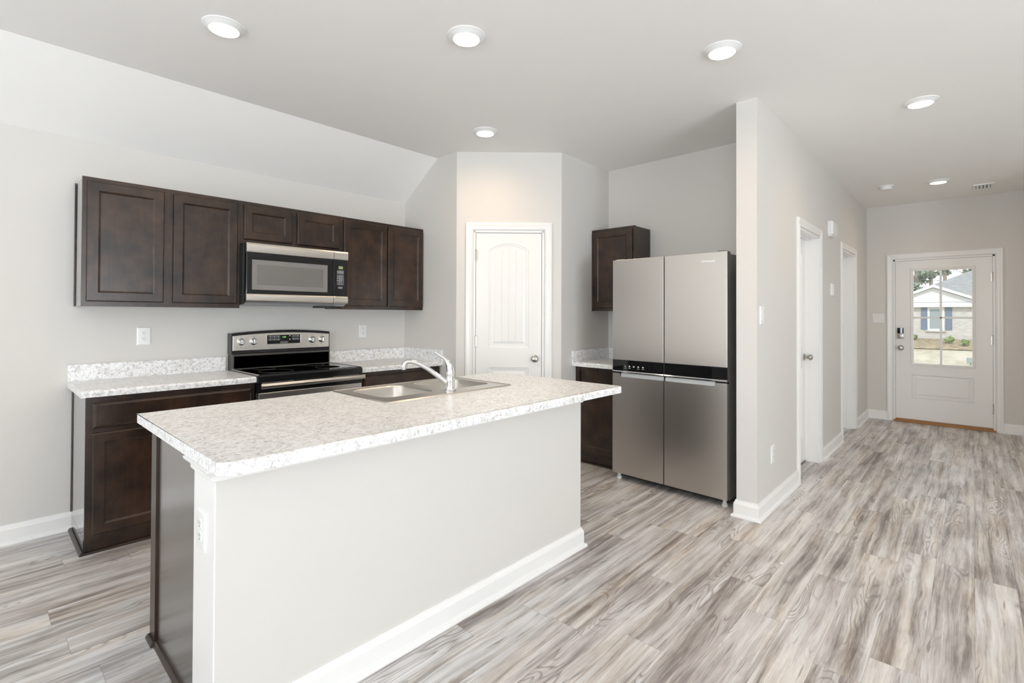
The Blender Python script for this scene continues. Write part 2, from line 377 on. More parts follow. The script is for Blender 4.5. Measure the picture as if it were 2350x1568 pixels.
# ------------------------------------------------------------------ doors
def arch_loop(x0, x1, z0, zs, za, i=0, n=14):
    """rectangle with a segmental arch top, inset by i"""
    w = x1 - x0; h = za - zs; R = (w * w / 4 + h * h) / (2 * h); cz = za - R; cx = (x0 + x1) / 2; r = R - i
    a = math.asin(min(1, (w / 2 - i) / r))
    return [(x0 + i, z0 + i), (x1 - i, z0 + i)] + [(cx + r * math.sin(a - 2 * a * k / n), cz + r * math.cos(a - 2 * a * k / n)) for k in range(n + 1)]
def rect_loop(x0, x1, z0, z1, i=0): return [(x0 + i, z0 + i), (x1 - i, z0 + i), (x1 - i, z1 - i), (x0 + i, z1 - i)]
def panel_door(T, root, x0, x1, z0, z1, y0, th=.035):
    """moulded two panel door with an arched plank top panel; front at y0"""
    w = x1 - x0; px0, px1 = x0 + .113, x1 - .113; b = B(T)
    zA = z0 + 1.035
    P1 = lambda i: arch_loop(px0, px1, zA, z0 + 1.889, z0 + 1.952, i); P2 = lambda i: rect_loop(px0, px1, z0 + .21, z0 + .86, i)
    lo = b.holed(rect_loop(x0, x1, z0, z1), [P1(0), P2(0)], lambda u, v: (u, y0, v))
    for P, lp in ((P1, lo[1]), (P2, lo[2])):
        b.skirt(lp, [[(u, y0 + d, v) for u, v in P(i)] for i, d in ((.006, .005), (.016, .006), (.022, .010), (.030, .010))])
    b.skirt(lo[0], [[(u, y0 + th, v) for u, v in rect_loop(x0, x1, z0, z1)]])
    b.done('slab', M['door'], root)
    b = B(T); q0, q1 = px0 + .052, px1 - .052; n = 4
    w_ = px1 - px0; h = .063; R = (w_ * w_ / 4 + h * h) / (2 * h); cz = z0 + 1.952 - R; cx = (px0 + px1) / 2
    top = lambda u: cz + math.sqrt((R - .052) ** 2 - (u - cx) ** 2)
    for k in range(n):
        u0 = q0 + (q1 - q0) * k / n; u1 = q0 + (q1 - q0) * (k + 1) / n; g = .0045; m = 5; zb = zA + .052
        us = [u0 + (u1 - u0) * j / m for j in range(m + 1)]
        ring = lambda i, y, ex=0: [(u0 + i - ex * (k == 0), y, zb + (0 if not ex else -ex)), (u1 - i + ex * (k == n - 1), y, zb - ex)] + [(min(max(u, u0 + i), u1 - i) + (ex if (j == m and k == n - 1) else -ex if (j == 0 and k == 0) else 0), y, top(u) + ex) for j, u in reversed(list(enumerate(us)))]
        b.loft([ring(0, y0 + .0105, .018), ring(0, y0 + .0055), ring(g, y0 + .0025)], True, False, True)
    b.done('door_panel', M['door'], root)
    b = B(T); b.rect_rings(px0 + .034, px1 - .034, z0 + .244, z0 + .826, [(0, y0 + .0105), (.018, y0 + .0035)], False, True); b.done('door_panel', M['door'], root)
def knob(T, root, x, y, z, d=-1, mat='nickel'):
    b = B(T); b.lathe([(.0, 0), (.033, 0), (.033, .004), (.028, .009), (.012, .012), (.011, .030), (.017, .034), (.0265, .045), (.028, .054), (.024, .064), (.012, .070), (0, .071)], (x, y, z), 'y', 28, d); return b.done('door_knob', M[mat], root, True)
def hinge(T, root, x, y, z, h=.09):
    b = B(T); b.lathe([(0, 0), (.006, 0), (.006, h), (0, h)], (x, y, z - h / 2), 'z', 12); b.lathe([(0, 0), (.0075, 0), (.005, .008), (0, .009)], (x, y, z + h / 2), 'z', 12); b.box(x - .016, x + .016, y + .004, y + .006, z - h / 2, z + h / 2); return b.done('hinge', M['nickel'], root, True)
d1 = thing('door_1', PT @ Vector((PD0, 0, 0)), kind='structure')
panel_door(PT, d1, PD0 + .021, PD1 - .021, .012, PDZ - .021, .008)
knob(PT, d1, PD1 - .021 - .058, .008, .95)
for z in (.22, 1.10, 1.855): hinge(PT, d1, PD0 + .019, -.004, z)
b = B(PT); b.box(PD1 - .0205, PD1 - .014, .002, .03, .915, .985); b.done('strike_plate', M['nickel'], d1)
d2 = thing('door_2', (A0, HY0, 0), kind='structure'); panel_door(HT, d2, A0 + .020, A1 - .020, .015, DZ - .02, .104); knob(HT, d2, A1 - .082, .104, .96)
d3 = thing('door_3', (B0, HY0, 0), kind='structure'); panel_door(HT, d3, B0 + .020, B1 - .020, .015, DZ - .02, .104)
b = B(HT); b.rect_rings(B1 - .125, B1 - .088, .93, 1.005, [(0, .104), (0, .101), (.009, .101), (.009, .103)], False, True); b.done('latch_plate', M['nickel'], d3)
b = B(HT); b.box(B1 - .114, B1 - .099, .1005, .1035, .945, .99); b.done('latch_slot', M['slot'], d3)
# front door
fd = thing('door_4', FT @ Vector((0, 0, 0)), kind='structure')
fx0, fx1, fz0, fz1, fy = .020, FWd - .020, .038, FZ - .02, .010
gx0, gx1, gz0, gz1 = FY0 - .555, FY0 - .010, .748, 1.908      # clear glass opening
mx0, mx1, mz0, mz1 = gx0 - .030, gx1 + .030, gz0 - .03, gz1 + .032
b = B(FT); pl = lambda i: rect_loop(gx0 - .022, gx1 + .016, .31, .616, i)
lo = b.holed(rect_loop(fx0, fx1, fz0, fz1), [rect_loop(gx0, gx1, gz0, gz1), pl(0)], lambda u, v: (u, fy, v))
b.skirt(lo[2], [[(u, fy + d, v) for u, v in pl(i)] for i, d in ((.006, -.004), (.014, -.004), (.022, .008), (.032, .008), (.052, .001))])
b.skirt(lo[1], [[(u, fy + .044, v) for u, v in rect_loop(gx0, gx1, gz0, gz1)]], False)
bk = b.holed(rect_loop(fx0, fx1, fz0, fz1), [rect_loop(gx0, gx1, gz0, gz1)], lambda u, v: (u, fy + .044, v))
b.skirt(lo[0], [[(u, fy + .044, v) for u, v in rect_loop(fx0, fx1, fz0, fz1)]], False)
b.done('slab', M['door'], fd)
b = B(FT); b.rect_rings(mx0, mx1, mz0, mz1, [(0, fy), (.002, fy - .010), (.010, fy - .012), (.020, fy - .008), (.028, fy - .010), (.031, fy - .002), (.031, fy + .02)], False, False); b.done('glass_frame', M['door'], fd)
b = B(FT); gm = (gx0 + gx1) / 2 - .01; gzm = 1.322
for q in ((gm - .011, gm + .011, gz0, gz1), (gx0, gx1, gzm - .011, gzm + .011)): b.box(q[0], q[1], fy - .006, fy + .018, q[2], q[3], .003)
b.done('muntin', M['door'], fd)
b = B(FT); b.box(gx0, gx1, fy + .019, fy + .023, gz0, gz1); b.done('glass_pane', M['glass'], fd)
knob(FT, fd, .072, fy, .935)
b = B(FT); b.box(.038, .104, fy - .028, fy, 1.052, 1.122, .006); b.lathe([(0, 0), (.02, 0), (.019, .012), (.011, .016), (0, .017)], (.071, fy - .027, 1.086), 'y', 24, -1); b.box(.066, .076, fy - .056, fy - .04, 1.072, 1.1, .003); b.done('deadbolt', M['nickel'], fd, True)
b = B(FT); b.extr([(.040, fy), (.040, fy - .026), (.050, fy - .034), (.071, fy - .037), (.092, fy - .034), (.102, fy - .026), (.102, fy)], 1.121, 1.188, 'z'); b.done('keypad_cover', M['blackglass'], fd)
for z in (.26, 1.06, 1.80): hinge(FT, fd, fx1 + .001, -.004, z, .10)
b = B(FT); b.box(.014, .021, -.004, .03, .90, .97); b.done('strike_plate', M['nickel'], fd)
# ------------------------------------------------------------------ cabinets
RAIL = .052
def cab_door(T, root, x0, x1, z0, z1, y=0.0, rail=RAIL):
    b = B(T); b.rect_rings(x0, x1, z0, z1, [(0, y), (0, y - .012), (.003, y - .0165), (.0065, y - .019), (rail, y - .019), (rail + .003, y - .0165), (rail + .012, y - .0105)], True, False)
    d = b.done('door', M['wood'], root)
    b = B(T); b.rect_rings(x0 + rail + .011, x1 - rail - .011, z0 + rail + .011, z1 - rail - .011, [(0, y - .0115), (0, y - .0105)], True, True)
    b.done('door_panel', M['wood'], d); return d
def drawer_front(T, root, x0, x1, z0, z1, y=0.0):
    b = B(T); b.rect_rings(x0, x1, z0, z1, [(0, y), (0, y - .008), (.003, y - .0105), (.016, y - .019)], True, True); return b.done('drawer_front', M['wood'], root)
def upper(name, T, w, z0, z1, dep, doors, label, group, ends=()):
    r = thing(name, T @ Vector((0, 0, z0)), label, 'cabinet', group)
    b = B(T); b.box(.002, w - .002, .019, dep - .002, z0 + .004, z1 - .004); b.done('carcass', M['laminate'] if ends else M['wood'], r)
    b = B(T); st = .038
    b.box(0, st, 0, .019, z0, z1); b.box(w - st, w, 0, .019, z0, z1); b.box(st, w - st, 0, .019, z1 - st, z1); b.box(st, w - st, 0, .019, z0, z0 + st)
    for q0, q1 in zip(doors, doors[1:]): b.box(q0[1] - .006, q1[0] + .006, 0, .019, z0 + st, z1 - st)
    b.done('face_frame', M['wood'], r)
    for x in ends:
        b = B(T); b.box(*((-.004, .0) if x == 0 else (w, w + .004)), dep - .022, dep - .002, z0, z1 + .004); b.done('scribe_strip', M['wood'], r)
    for q0, q1 in doors: cab_door(T, r, q0, q1, z0 + .029, z1 - .025)
    return r
U0, UY, UZ0, UZ1 = .4201, 3.8068, 1.3751, 2.137; UD = YW - UY
UT = lambda x: face_T(x, UY, 0)
GU = 'dark upper cabinets above the range wall'
upper('upper_cabinet', UT(U0), .852, UZ0, UZ1, UD, [(.021, .400), (.448, .833)], 'tall dark two-door upper cabinet at the left end of the kitchen wall', GU, (0,))
upper('upper_cabinet', UT(1.273), .773, 1.836, UZ1, UD, [(.020, .362), (.401, .747)], 'short dark two-door upper cabinet directly above the microwave', GU)
upper('upper_cabinet', UT(2.047), .841, UZ0, UZ1, UD, [(.012, .423), (.434, .810)], 'dark two-door upper cabinet between the microwave and the pantry wall', GU)
RT_ = lambda y, x: face_T(x, y, 0, -PI / 2)
upper('upper_cabinet', RT_(YQ, XF - .292), .452, UZ0, UZ1, .292, [(.018, .432)], 'single-door dark upper cabinet beside the refrigerator', None, ())
SHOE = [(0, 0), (.016, 0), (.0155, .006), (.012, .011), (.006, .0155), (0, .016)]
def base(name, T, w, dep, label, drawers, doors, end=None, group=None, zt=.876):
    r = thing(name, T @ Vector((0, 0, 0)), label, 'cabinet', group); st = .038
    mat = M['laminate'] if end else M['wood']
    b = B(T); b.box(.002, w - .002, .019, dep - .003, .09, zt - .001); b.box(.002, w - .002, .055, dep - .003, .0, .092); b.done('carcass', mat, r)
    b = B(T); b.box(0, st, 0, .019, .09, zt); b.box(w - st, w, 0, .019, .09, zt); b.box(st, w - st, 0, .019, zt - st, zt); b.box(st, w - st, 0, .019, .09, .128); b.box(st, w - st, 0, .019, .666, .712)
    for q0, q1 in zip(doors, doors[1:]): b.box(q0[1] - .01, q1[0] + .01, 0, .019, .12, .68)
    b.done('face_frame', M['wood'], r)
    for q0, q1 in drawers: drawer_front(T, r, q0, q1, .700, .842)
    for q0, q1 in doors: cab_door(T, r, q0, q1, .118, .676)
    b = B(T); path = [(0, dep - .004), (0, .052), (w, .052)] if end else [(0, .052), (w, .052)]
    b.box(.001, w - .001, .050, .056, 0, .09); b.sweep([(-o, h) for o, h in SHOE], path, lambda u, v, h: (u, v, h)); b.done('toe_kick', M['wood'], r)
    if end:
        b = B(T); b.box(-.003, .0, dep - .022, dep - .003, .112, zt); b.done('scribe_strip', M['wood'], r)
    return r
BY = 3.5493; BD = YW - BY; C0, R0, R1 = .3925, 1.288, 2.064
GB = 'dark base cabinets along the range wall'
base('base_cabinet', face_T(.4164, BY, 0), R0 - .4164 - .003, BD, 'dark base cabinet with one wide drawer left of the range', [(.028, .848)], [(.028, .432), (.444, .848)], True, GB)
base('base_cabinet', face_T(R1 + .003, BY, 0), XR - R1 - .006, BD, 'dark base cabinet right of the range, mostly hidden behind the island', [(.028, .772)], [(.028, .394), (.406, .772)], None, GB)
base('base_cabinet', RT_(YQ - .002, XF - .552), .452, .552, 'narrow dark base cabinet beside the refrigerator', [], [(.02, .432)], None).location
# full height door of the narrow unit: its drawer rail is a door in the photo
# ------------------------------------------------------------------ counters
def roll(y0, sgn, zt, zb, r=.014, n=5):
    return [(y0 + sgn * (r - r * math.sin(PI / 2 * k / n)), zt - r + r * math.cos(PI / 2 * k / n)) for k in range(n + 1)]
ct = thing('countertop', (C0, YW, .876), 'speckled grey laminate countertop left of the range', 'countertop', 'countertops along the walls')
YC = 3.516
def run(T, x0, x1, dep, root, name='slab', zt=.914, zb=.876):
    p = roll(0, 1, zt, zb) + [(0, zb), (dep, zb), (dep, zt)]
    b = B(T); b.extr([(q[0], q[1]) for q in p], x0, x1, 'x'); return b.done(name, M['counter'], root)
def splash(T, x0, x1, y, root, h=.102, th=.019):
    b = B(T); b.extr([(y, .914), (y - th, .914), (y - th, .914 + h - .004), (y - th + .004, .914 + h), (y, .914 + h)], x0, x1, 'x'); return b.done('backsplash', M['counter'], root)
CT = face_T(0, YC, 0); CD = YW - YC
run(CT, C0, R0 - .002, CD - .001, ct); splash(CT, C0, R0 - .015, CD - .001, ct)
ct = thing('countertop', (R1, YW, .876), 'speckled laminate countertop between the range and the pantry wall', 'countertop', 'countertops along the walls')
run(CT, R1 + .002, XR - .001, CD - .001, ct); splash(CT, R1 + .004, XR - .001, CD - .001, ct)
b = B(); b.extr([(XR - .001, .914), (XR - .020, .914), (XR - .020, 1.012), (XR - .016, 1.016), (XR - .001, 1.016)], YC - .012, YW - .02, 'y'); b.box(XR - .020, XR - .001, YC - .0125, YC - .0005, .880, .915); b.done('side_splash', M['counter'], ct)
ct = thing('countertop', (XF, YQ, .876), 'short speckled laminate countertop beside the refrigerator', 'countertop', 'countertops along the walls')
NT_ = RT_(YQ - .001, XF - .600)
run(NT_, 0.0, .475, .599, ct); splash(NT_, .019, .475, .599, ct)
b = B(); b.extr([(YQ - .001, .880), (YQ - .018, .880), (YQ - .018, 1.012), (YQ - .014, 1.016), (YQ - .001, 1.016)], XF - .612, XF - .601, 'x'); b.extr([(YQ - .001, .914), (YQ - .018, .914), (YQ - .018, 1.012), (YQ - .014, 1.016), (YQ - .001, 1.016)], XF - .602, XF - .002, 'x'); b.done('side_splash', M['counter'], ct)
# ------------------------------------------------------------------ island
IX0, IX1, IY0, IY1 = .4675, 2.615, 1.528, 2.585
WX0, WX1, WY0, WY1 = .4984, 2.3906, 1.6695, 1.872
b = B(); b.box(WX0, WX1, WY0, WY1, 0, .852); struct(b.done('wall_island', M['wall']))
b = B(); b.box(WX0 - .004, WX0 + .001, WY0 + .002, WY1, .0, .83); struct(b.done('trim_10', M['trim']))
b = B(); b.sweep([(-o, h) for o, h in BB], [(WX0 - .004, WY0), (WX1, WY0), (WX1, WY1)][::1], lambda u, v, h: (u, v, h)); struct(b.done('baseboard_island', M['trim']))
b = B()
CR = [(0, .830), (.008, .830), (.011, .834), (.012, .846), (.015, .851), (.019, .855), (.026, .862), (.032, .867), (.034, .8755), (0, .8755)]
b.sweep([(o, h) for o, h in CR], [(WX1, WY1), (WX1, WY0), (WX0 - .004, WY0), (WX0 - .004, WY1)], lambda u, v, h: (u, v, h))
struct(b.done('trim_11', M['trim']))
icab = thing('island_cabinet', (.52, 1.875, 0), 'dark base cabinet forming the back of the kitchen island', 'cabinet')
b = B(); b.box(.519, WX1, WY1 + .002, WY1 + .02, 0, .874); b.box(.519, .537, WY1 + .002, 2.4995, 0, .874); b.box(WX1 - .018, WX1, WY1 + .002, 2.4995, 0, .874); b.box(.519, WX1, WY1 + .002, 2.43, .09, .108); b.box(.519, WX1, 2.40, 2.42, 0, .1); b.done('carcass', M['laminate_soft'], icab)
b = B(); b.box(.514, .519, WY1 + .001, 2.420, .0, .874); b.done('end_panel', M['laminate_soft'], icab)
b = B(); b.box(.505, .521, 2.424, 2.500, .0, .874); b.box(.521, WX1, 2.4995, 2.512, .09, .874); b.done('face_frame', M['wood'], icab)
b = B(); b.sweep([(o, h) for o, h in SHOE], [(.514, WY1 + .002), (.514, 2.423), (.5045, 2.423), (.5045, 2.498)], lambda u, v, h: (u, v, h)); b.done('shoe_moulding', M['wood'], icab)
TI = face_T(WX1, 2.5125, 0, PI)
for k in range(4):
    x0 = .03 + k * .462; cab_door(TI, icab, x0, x0 + .44, .118, .676); drawer_front(TI, icab, x0, x0 + .44, .70, .842)
# island top with rolled long edges, clipped corners and the sink cut-out
SX0, SX1, SY0, SY1 = 1.322, 2.190, 2.022, 2.562
itop = thing('countertop', (IX0, IY0, .876), 'large speckled laminate island top holding the sink', 'countertop')
b = B(); c = .040
def outline(i):
    return [(IX0 + c - i, IY0 + i), (IX1 - .012 + i, IY0 + i), (IX1, IY0 + .012 + 0 * i), (IX1, IY1 - .085), (IX1 - .085 + i, IY1 - i), (IX0 + .012 - i, IY1 - i), (IX0, IY1 - .012), (IX0, IY0 + c)]
r = .016; ks = [k / 5 * PI / 2 for k in range(6)]
lo = b.holed(outline(r), [rect_loop(SX0 + .015, SX1 - .015, SY0 + .015, SY1 - .015)], lambda u, v: (u, v, .914))
b.skirt(lo[0], [[(u, v, .914 - r + r * math.cos(a)) for u, v in outline(r - r * math.sin(a))] for a in ks[1:]] + [[(u, v, .876) for u, v in outline(0)]], False)
l2 = b.holed(outline(0), [rect_loop(SX0 + .015, SX1 - .015, SY0 + .015, SY1 - .015)], lambda u, v: (u, v, .876))
b.skirt(lo[1], [[(u, v, .876) for u, v in rect_loop(SX0 + .015, SX1 - .015, SY0 + .015, SY1 - .015)]], False)
b.done('slab', M['counter'], itop)
# ------------------------------------------------------------------ sink and faucet
def rrect(x0, x1, y0, y1, r, i=0, n=5):
    x0 += i; x1 -= i; y0 += i; y1 -= i; r = max(r - i, .004); out = []
    for cx, cy, a in ((x0 + r, y0 + r, PI), (x1 - r, y0 + r, 1.5 * PI), (x1 - r, y1 - r, 0), (x0 + r, y1 - r, .5 * PI)):
        out += [(cx + r * math.cos(a + PI / 2 * k / n), cy + r * math.sin(a + PI / 2 * k / n)) for k in range(n + 1)]
    return out
sk = thing('kitchen_sink', (1.756, 2.29, .914), 'double-bowl stainless steel drop-in sink in the island top', 'sink')
b = B(); z = .9165
bowls = ((1.392, 1.722, 2.150, 2.508), (1.796, 2.146, 2.150, 2.508))
lo = b.holed(rrect(SX0, SX1, SY0, SY1, .02, .012), [rrect(*q, .06) for q in bowls], lambda u, v: (u, v, z))
b.skirt(lo[0], [[(u, v, z + .0035) for u, v in rrect(SX0, SX1, SY0, SY1, .02, .009)], [(u, v, z + .0035) for u, v in rrect(SX0, SX1, SY0, SY1, .02, .004)], [(u, v, .9142) for u, v in rrect(SX0, SX1, SY0, SY1, .02, 0)]], False)
b.done('rim', M['sink'], sk, True)
for q in bowls:
    b = B(); ring = lambda i, zz: [(u, v, zz) for u, v in rrect(*q, .06, i)]
    b.loft([ring(0, z), ring(.004, z - .002), ring(.008, z - .008), ring(.010, z - .13), ring(.016, z - .15), ring(.035, z - .165), ring(.09, z - .170)], True, False, True); b.done('bowl', M['sink'], sk, True)
    b = B(); b.lathe([(.0, .0), (.045, 0), (.045, .003), (.03, .004), (.028, .001), (0, .001)], ((q[0] + q[1]) / 2, (q[2] + q[3]) / 2, z - .1695), 'z', 24); b.done('drain', M['chrome'], sk, True)
fc = thing('kitchen_faucet', (1.762, 2.10, .917), 'chrome single-lever faucet standing on the sink rim', 'faucet')
fx, fyy = 1.762, 2.088
b = B(); b.lathe([(0, 0), (.033, 0), (.033, .004), (.029, .009), (.026, .012), (.0245, .02), (.0235, .055), (.0245, .06), (.0245, .064), (.0235, .066), (.0235, .092), (.0245, .095), (.0245, .099), (.0225, .104), (.020, .118), (.0, .120)], (fx, fyy, .917), 'z', 32); b.done('body', M['chrome'], fc, True)
sdx, sdy = -.190, .145
def sp(t, z): return (fx + sdx * t, fyy + sdy * t, z)
b = B(); b.tube([sp(.02, .955), sp(.12, .972), sp(.3, 1.006), sp(.5, 1.041), sp(.68, 1.066), sp(.82, 1.079), sp(.92, 1.082), sp(.99, 1.077), sp(1.03, 1.066), sp(1.04, 1.052)], [.015, .0145, .0135, .0125, .012, .0118, .0118, .012, .0122, .0122], 18); b.done('spout', M['chrome'], fc, True)
b = B(); b.lathe([(0, 0), (.0135, 0), (.0135, .014), (.011, .016), (0, .016)], (fx + sdx * 1.04, fyy + sdy * 1.04, 1.054), 'z', 20, -1); b.done('aerator', M['chrome'], fc, True)
hv = lambda a, z: (fx - .056 * a, fyy + .060 * a, z)
b = B(); b.tube([hv(.0, 1.018), hv(.02, 1.040), hv(.08, 1.062), hv(.22, 1.083), hv(.45, 1.101), hv(.7, 1.113), hv(.92, 1.124), hv(1.0, 1.130)], [.0215, .021, .018, .0125, .009, .0075, .007, .005], 16); b.done('lever', M['chrome'], fc, True)
# ------------------------------------------------------------------ range
RY = 3.505
rg = thing('electric_range', (1.67, 3.8, 0), 'freestanding stainless and black electric range between the base cabinets', 'range')
b = B(); b.box(R0 + .004, R1 - .004, RY + .045, YW - .03, .03, .905); b.box(R0 + .03, R1 - .03, RY + .08, YW - .06, 0, .03); b.done('body', M['black'], rg)
b = B(); b.extr([(RY, .868), (RY - .004, .874), (RY - .004, .912), (RY + .006, .922), (4.02, .922), (4.02, .900), (RY + .05, .900), (RY + .05, .868)], R0 + .001, R1 - .001, 'x'); b.done('front_lip', M['black'], rg)
b = B(); b.box(R0 + .014, R1 - .014, RY + .045, 4.005, .9215, .9245, .001); ck = b.done('cooktop', M['blackglass'], rg)
for x in (R0, R1 - .014):
    b = B(); b.box(x + (.001 if x == R0 else 0), x + (.014 if x == R0 else .013), RY + .01, 4.01, .920, .9265, .002); b.done('cooktop_edge', M['steel_h'] if x == R0 else M['black'], rg)
for x, y, rr in ((1.48, 3.68, .115), (1.87, 3.68, .09), (1.48, 3.90, .075), (1.87, 3.90, .075)):
    b = B(); b.lathe([(rr - .002, 0), (rr, 0), (rr, .0004), (rr - .002, .0004), (rr - .002, 0)], (x, y, .9245), 'z', 40); b.done('burner_ring', M['fridge_side'], ck)
BGX0, BGX1, BGY = 1.287, 2.046, 4.0
b = B(); b.box(BGX0 + .004, BGX1 - .006, 3.985, YW - .012, .915, 1.035); b.extr([(3.985, 1.020), (3.995, 1.032), (4.06, 1.032), (4.06, .93), (3.985, .93)], BGX0 + .012, BGX1 - .015, 'x'); b.done('lower_backguard', plain('satin dark enamel', (.06, .056, .052), .40), rg)
def top_arc(x): t = (x - (BGX0 + BGX1) / 2) / (BGX1 - BGX0) * 2; return 1.2085 - .020 * t * t
xs = [BGX0 + (BGX1 - BGX0) * k / 24 for k in range(25)]
b = B(); prof = lambda y, s: [(BGX0, y, 1.034 + s), (BGX1, y, 1.034 + s)] + [(x, y, top_arc(x) - s) for x in reversed(xs)]
b.loft([prof(YW - .012, 0), prof(4.008, 0), prof(4.003, .004)]); bgd = b.done('backguard', M['black'], rg)
b = B(); q = lambda y, s: [(BGX0 + .007 + s, y, 1.060 + s), (BGX1 - .007 - s, y, 1.060 + s)] + [(min(max(x, BGX0 + .007 + s), BGX1 - .007 - s), y, top_arc(x) - .019 - s) for x in reversed(xs)]
b.loft([q(4.0035, 0), q(4.000, 0), q(3.998, .002)]); cp = b.done('control_panel', M['steel_h'], rg)
RTT = face_T(0, 3.998, 0)
for x in (1.350, 1.438, 1.892, 1.977):
    b = B(RTT); b.lathe([(0, 0), (.026, 0), (.026, .003), (.023, .005), (.022, .022), (.018, .026), (0, .026)], (x, 0, 1.125), 'y', 28, -1); k_ = b.done('knob', M['chrome'], cp, True)
    b = B(RTT); b.box(x - .005, x + .005, -.034, -.024, 1.107, 1.143, .003); b.done('knob_grip', M['chrome'], k_)
    for dz in (-.040, .038):
        b = B(RTT); b.box(x - .004, x + .004, -.0006, .001, 1.125 + dz - .003, 1.125 + dz + .003); b.done('knob_mark', M['darkprint'], cp)
b = B(RTT); b.rect_rings(1.532, 1.800, 1.098, 1.173, [(0, .001), (.001, -.002), (.003, -.002), (.005, .0003)], False, True); b.done('display_bezel', M['steel_h'], cp)
b = B(RTT); b.box(1.537, 1.794, -.0012, .001, 1.103, 1.169); ds = b.done('display', M['blackglass'], cp)
def button(T, root, x, z, w, h, y, mat='print', t=.0011):
    b = B(T); b.rect_rings(x - w / 2, x + w / 2, z - h / 2, z + h / 2, [(0, y), (0, y - .0006), (t, y - .0006), (t, y)], False, False); b.box(x - w * .2, x + w * .2, y - .0006, y, z - h * .14, z + h * .14); b.done('button', M[mat], root)
text('1:24', .017, M['green'], TXT(RTT, 1.664, -.0016, 1.153), 'clock_digits', ds, .0003)
for i in range(3):
    for z in (1.158, 1.136): button(RTT, ds, 1.560 + i * .030, z, .026, .014, -.0014)
for i in range(2):
    for z in (1.158, 1.136): button(RTT, ds, 1.742 + i * .030, z, .026, .014, -.0014)
    button(RTT, ds, 1.650 + i * .030, 1.112, .030, .013, -.0014)
for s in (-1, 1):
    b = B(RTT); zc = 1.148 + s * .010; b.loft([[(1.703, y, zc), (1.717, y, zc), (1.710, y, zc + s * .010)] for y in (-.0012, -.0019)]); b.done('arrow_button', M['print'], ds)
for x0, x1 in ((1.548, 1.620), (1.73, 1.80), (1.376, 1.410), (1.918, 1.948)):
    b = B(RTT); n = int((x1 - x0) / .006)
    for k in range(n):
        if k % 4 != 3: b.box(x0 + k * .006, x0 + k * .006 + .004, -.0004, .001, 1.076, 1.079)
    b.done('printed_lettering', M['darkprint'], cp)
od = B(); od.extr([(3.555, .80), (RY + .005, .80), (RY, .806), (RY, .862), (3.555, .862)], R0 + .006, R1 - .006, 'x'); odo = od.done('oven_door_top', M['black'], rg)
b = B(); b.box(R0 + .006, R1 - .006, RY - .004, 3.555, .24, .802, .004); odr = b.done('oven_door', M['steel_h'], rg)
b = B(); b.box(R0 + .12, R1 - .12, RY - .0052, RY - .003, .36, .68, .001); b.done('oven_window', M['blackglass'], odr)
b = B(); b.loft([[(x, y, z) for y, z in ((RY - .046, .835), (RY - .052, .841), (RY - .054, .853), (RY - .048, .868), (RY - .040, .870), (RY - .036, .866), (RY - .036, .838))] for x in (R0 + .007, R1 - .003)])
for x in (R0 + .03, R1 - .05): b.box(x, x + .022, RY - .040, RY + .002, .840, .864)
b.done('oven_handle', M['steel_h'], odr)
for x0, x1 in ((R0 + .03, R0 + .24), (R1 - .24, R1 - .03)):
    b = B(); b.box(x0, x1, RY - .0015, RY + .001, .8665, .870); b.done('vent_slot', M['steel_h'], rg)
b = B(); b.box(R0 + .006, R1 - .006, RY, 3.555, .06, .235, .004); b.done('storage_drawer', M['steel_h'], rg)
# ------------------------------------------------------------------ microwave
MY, MX0, MX1 = 3.700, 1.279, 2.041
mw = thing('microwave', (1.66, 3.9, 1.40), 'over-the-range microwave with stainless strips under the short cabinet', 'microwave')
b = B(); b.box(MX0 - .006, MX1 + .003, MY + .045, YW - .003, 1.402, 1.834); b.box(MX0, MX1, MY + .02, MY + .05, 1.412, 1.832); b.done('housing', M['blackmatte'], mw)
MTT = face_T(0, MY, 0); MS = 1.9205
b = B(MTT); b.rect_rings(MX0, MS, 1.4755, 1.7675, [(0, .03), (0, .004), (.003, .001), (.006, .0005)], True, True); dr = b.done('door', M['black'], mw)
b = B(MTT); b.rect_rings(1.316, 1.872, 1.504, 1.7165, [(0, .001), (.001, -.0012), (.004, -.0012), (.034, .0003), (.036, .0005)], True, False); b.done('window_frame', M['fridge_side'], dr)
def m_mesh():
    t = NT('perforated window'); o = t.obj(); v = t.n('TexVoronoi', {'Vector': t.scale(o, (420, 420, 420)), 'Scale': 1.0}).outputs[0]
    t.set(Base_Color=(.16, .155, .145), Roughness=.16, Specular_IOR_Level=.9, Coat_Weight=1.0, Coat_Roughness=.04); return t.m
M['mwwindow'] = m_mesh()
b = B(MTT); b.box(1.351, 1.837, -.0002, .0015, 1.539, 1.682); b.done('window', M['mwwindow'], dr)
b = B(MTT); b.rect_rings(MS + .003, MX1 - .002, 1.4755, 1.7675, [(0, .03), (0, .004), (.003, .001), (.006, .0005)], True, True); pn = b.done('control_panel', M['black'], mw)
for nm, z0, z1 in (('top_strip', 1.768, 1.833), ('bottom_strip', 1.419, 1.475)):
    for x0, x1 in ((MX0, MS), (MS + .003, MX1 + .003)):
        b = B(MTT); zc = (z0 + z1) / 2; h = (z1 - z0) / 2
        b.extr([(.03, z0)] + [(-.004 + .005 * (abs(t) ** 3), zc + h * t) for t in (-1, -.8, -.5, 0, .5, .8, 1)] + [(.03, z1)], x0, x1, 'x'); b.done(nm, M['steel_h'], mw, True)
b = B(MTT); b.box(1.963, 2.000, -.0012, .001, 1.694, 1.716); b.done('display', M['lcd'], pn)
cxs = (1.960, 1.979, 1.998)
for z, hh in ((1.676, .013), (1.662, .013)):
    for x in cxs: button(MTT, pn, x, z, .018, hh, .0005)
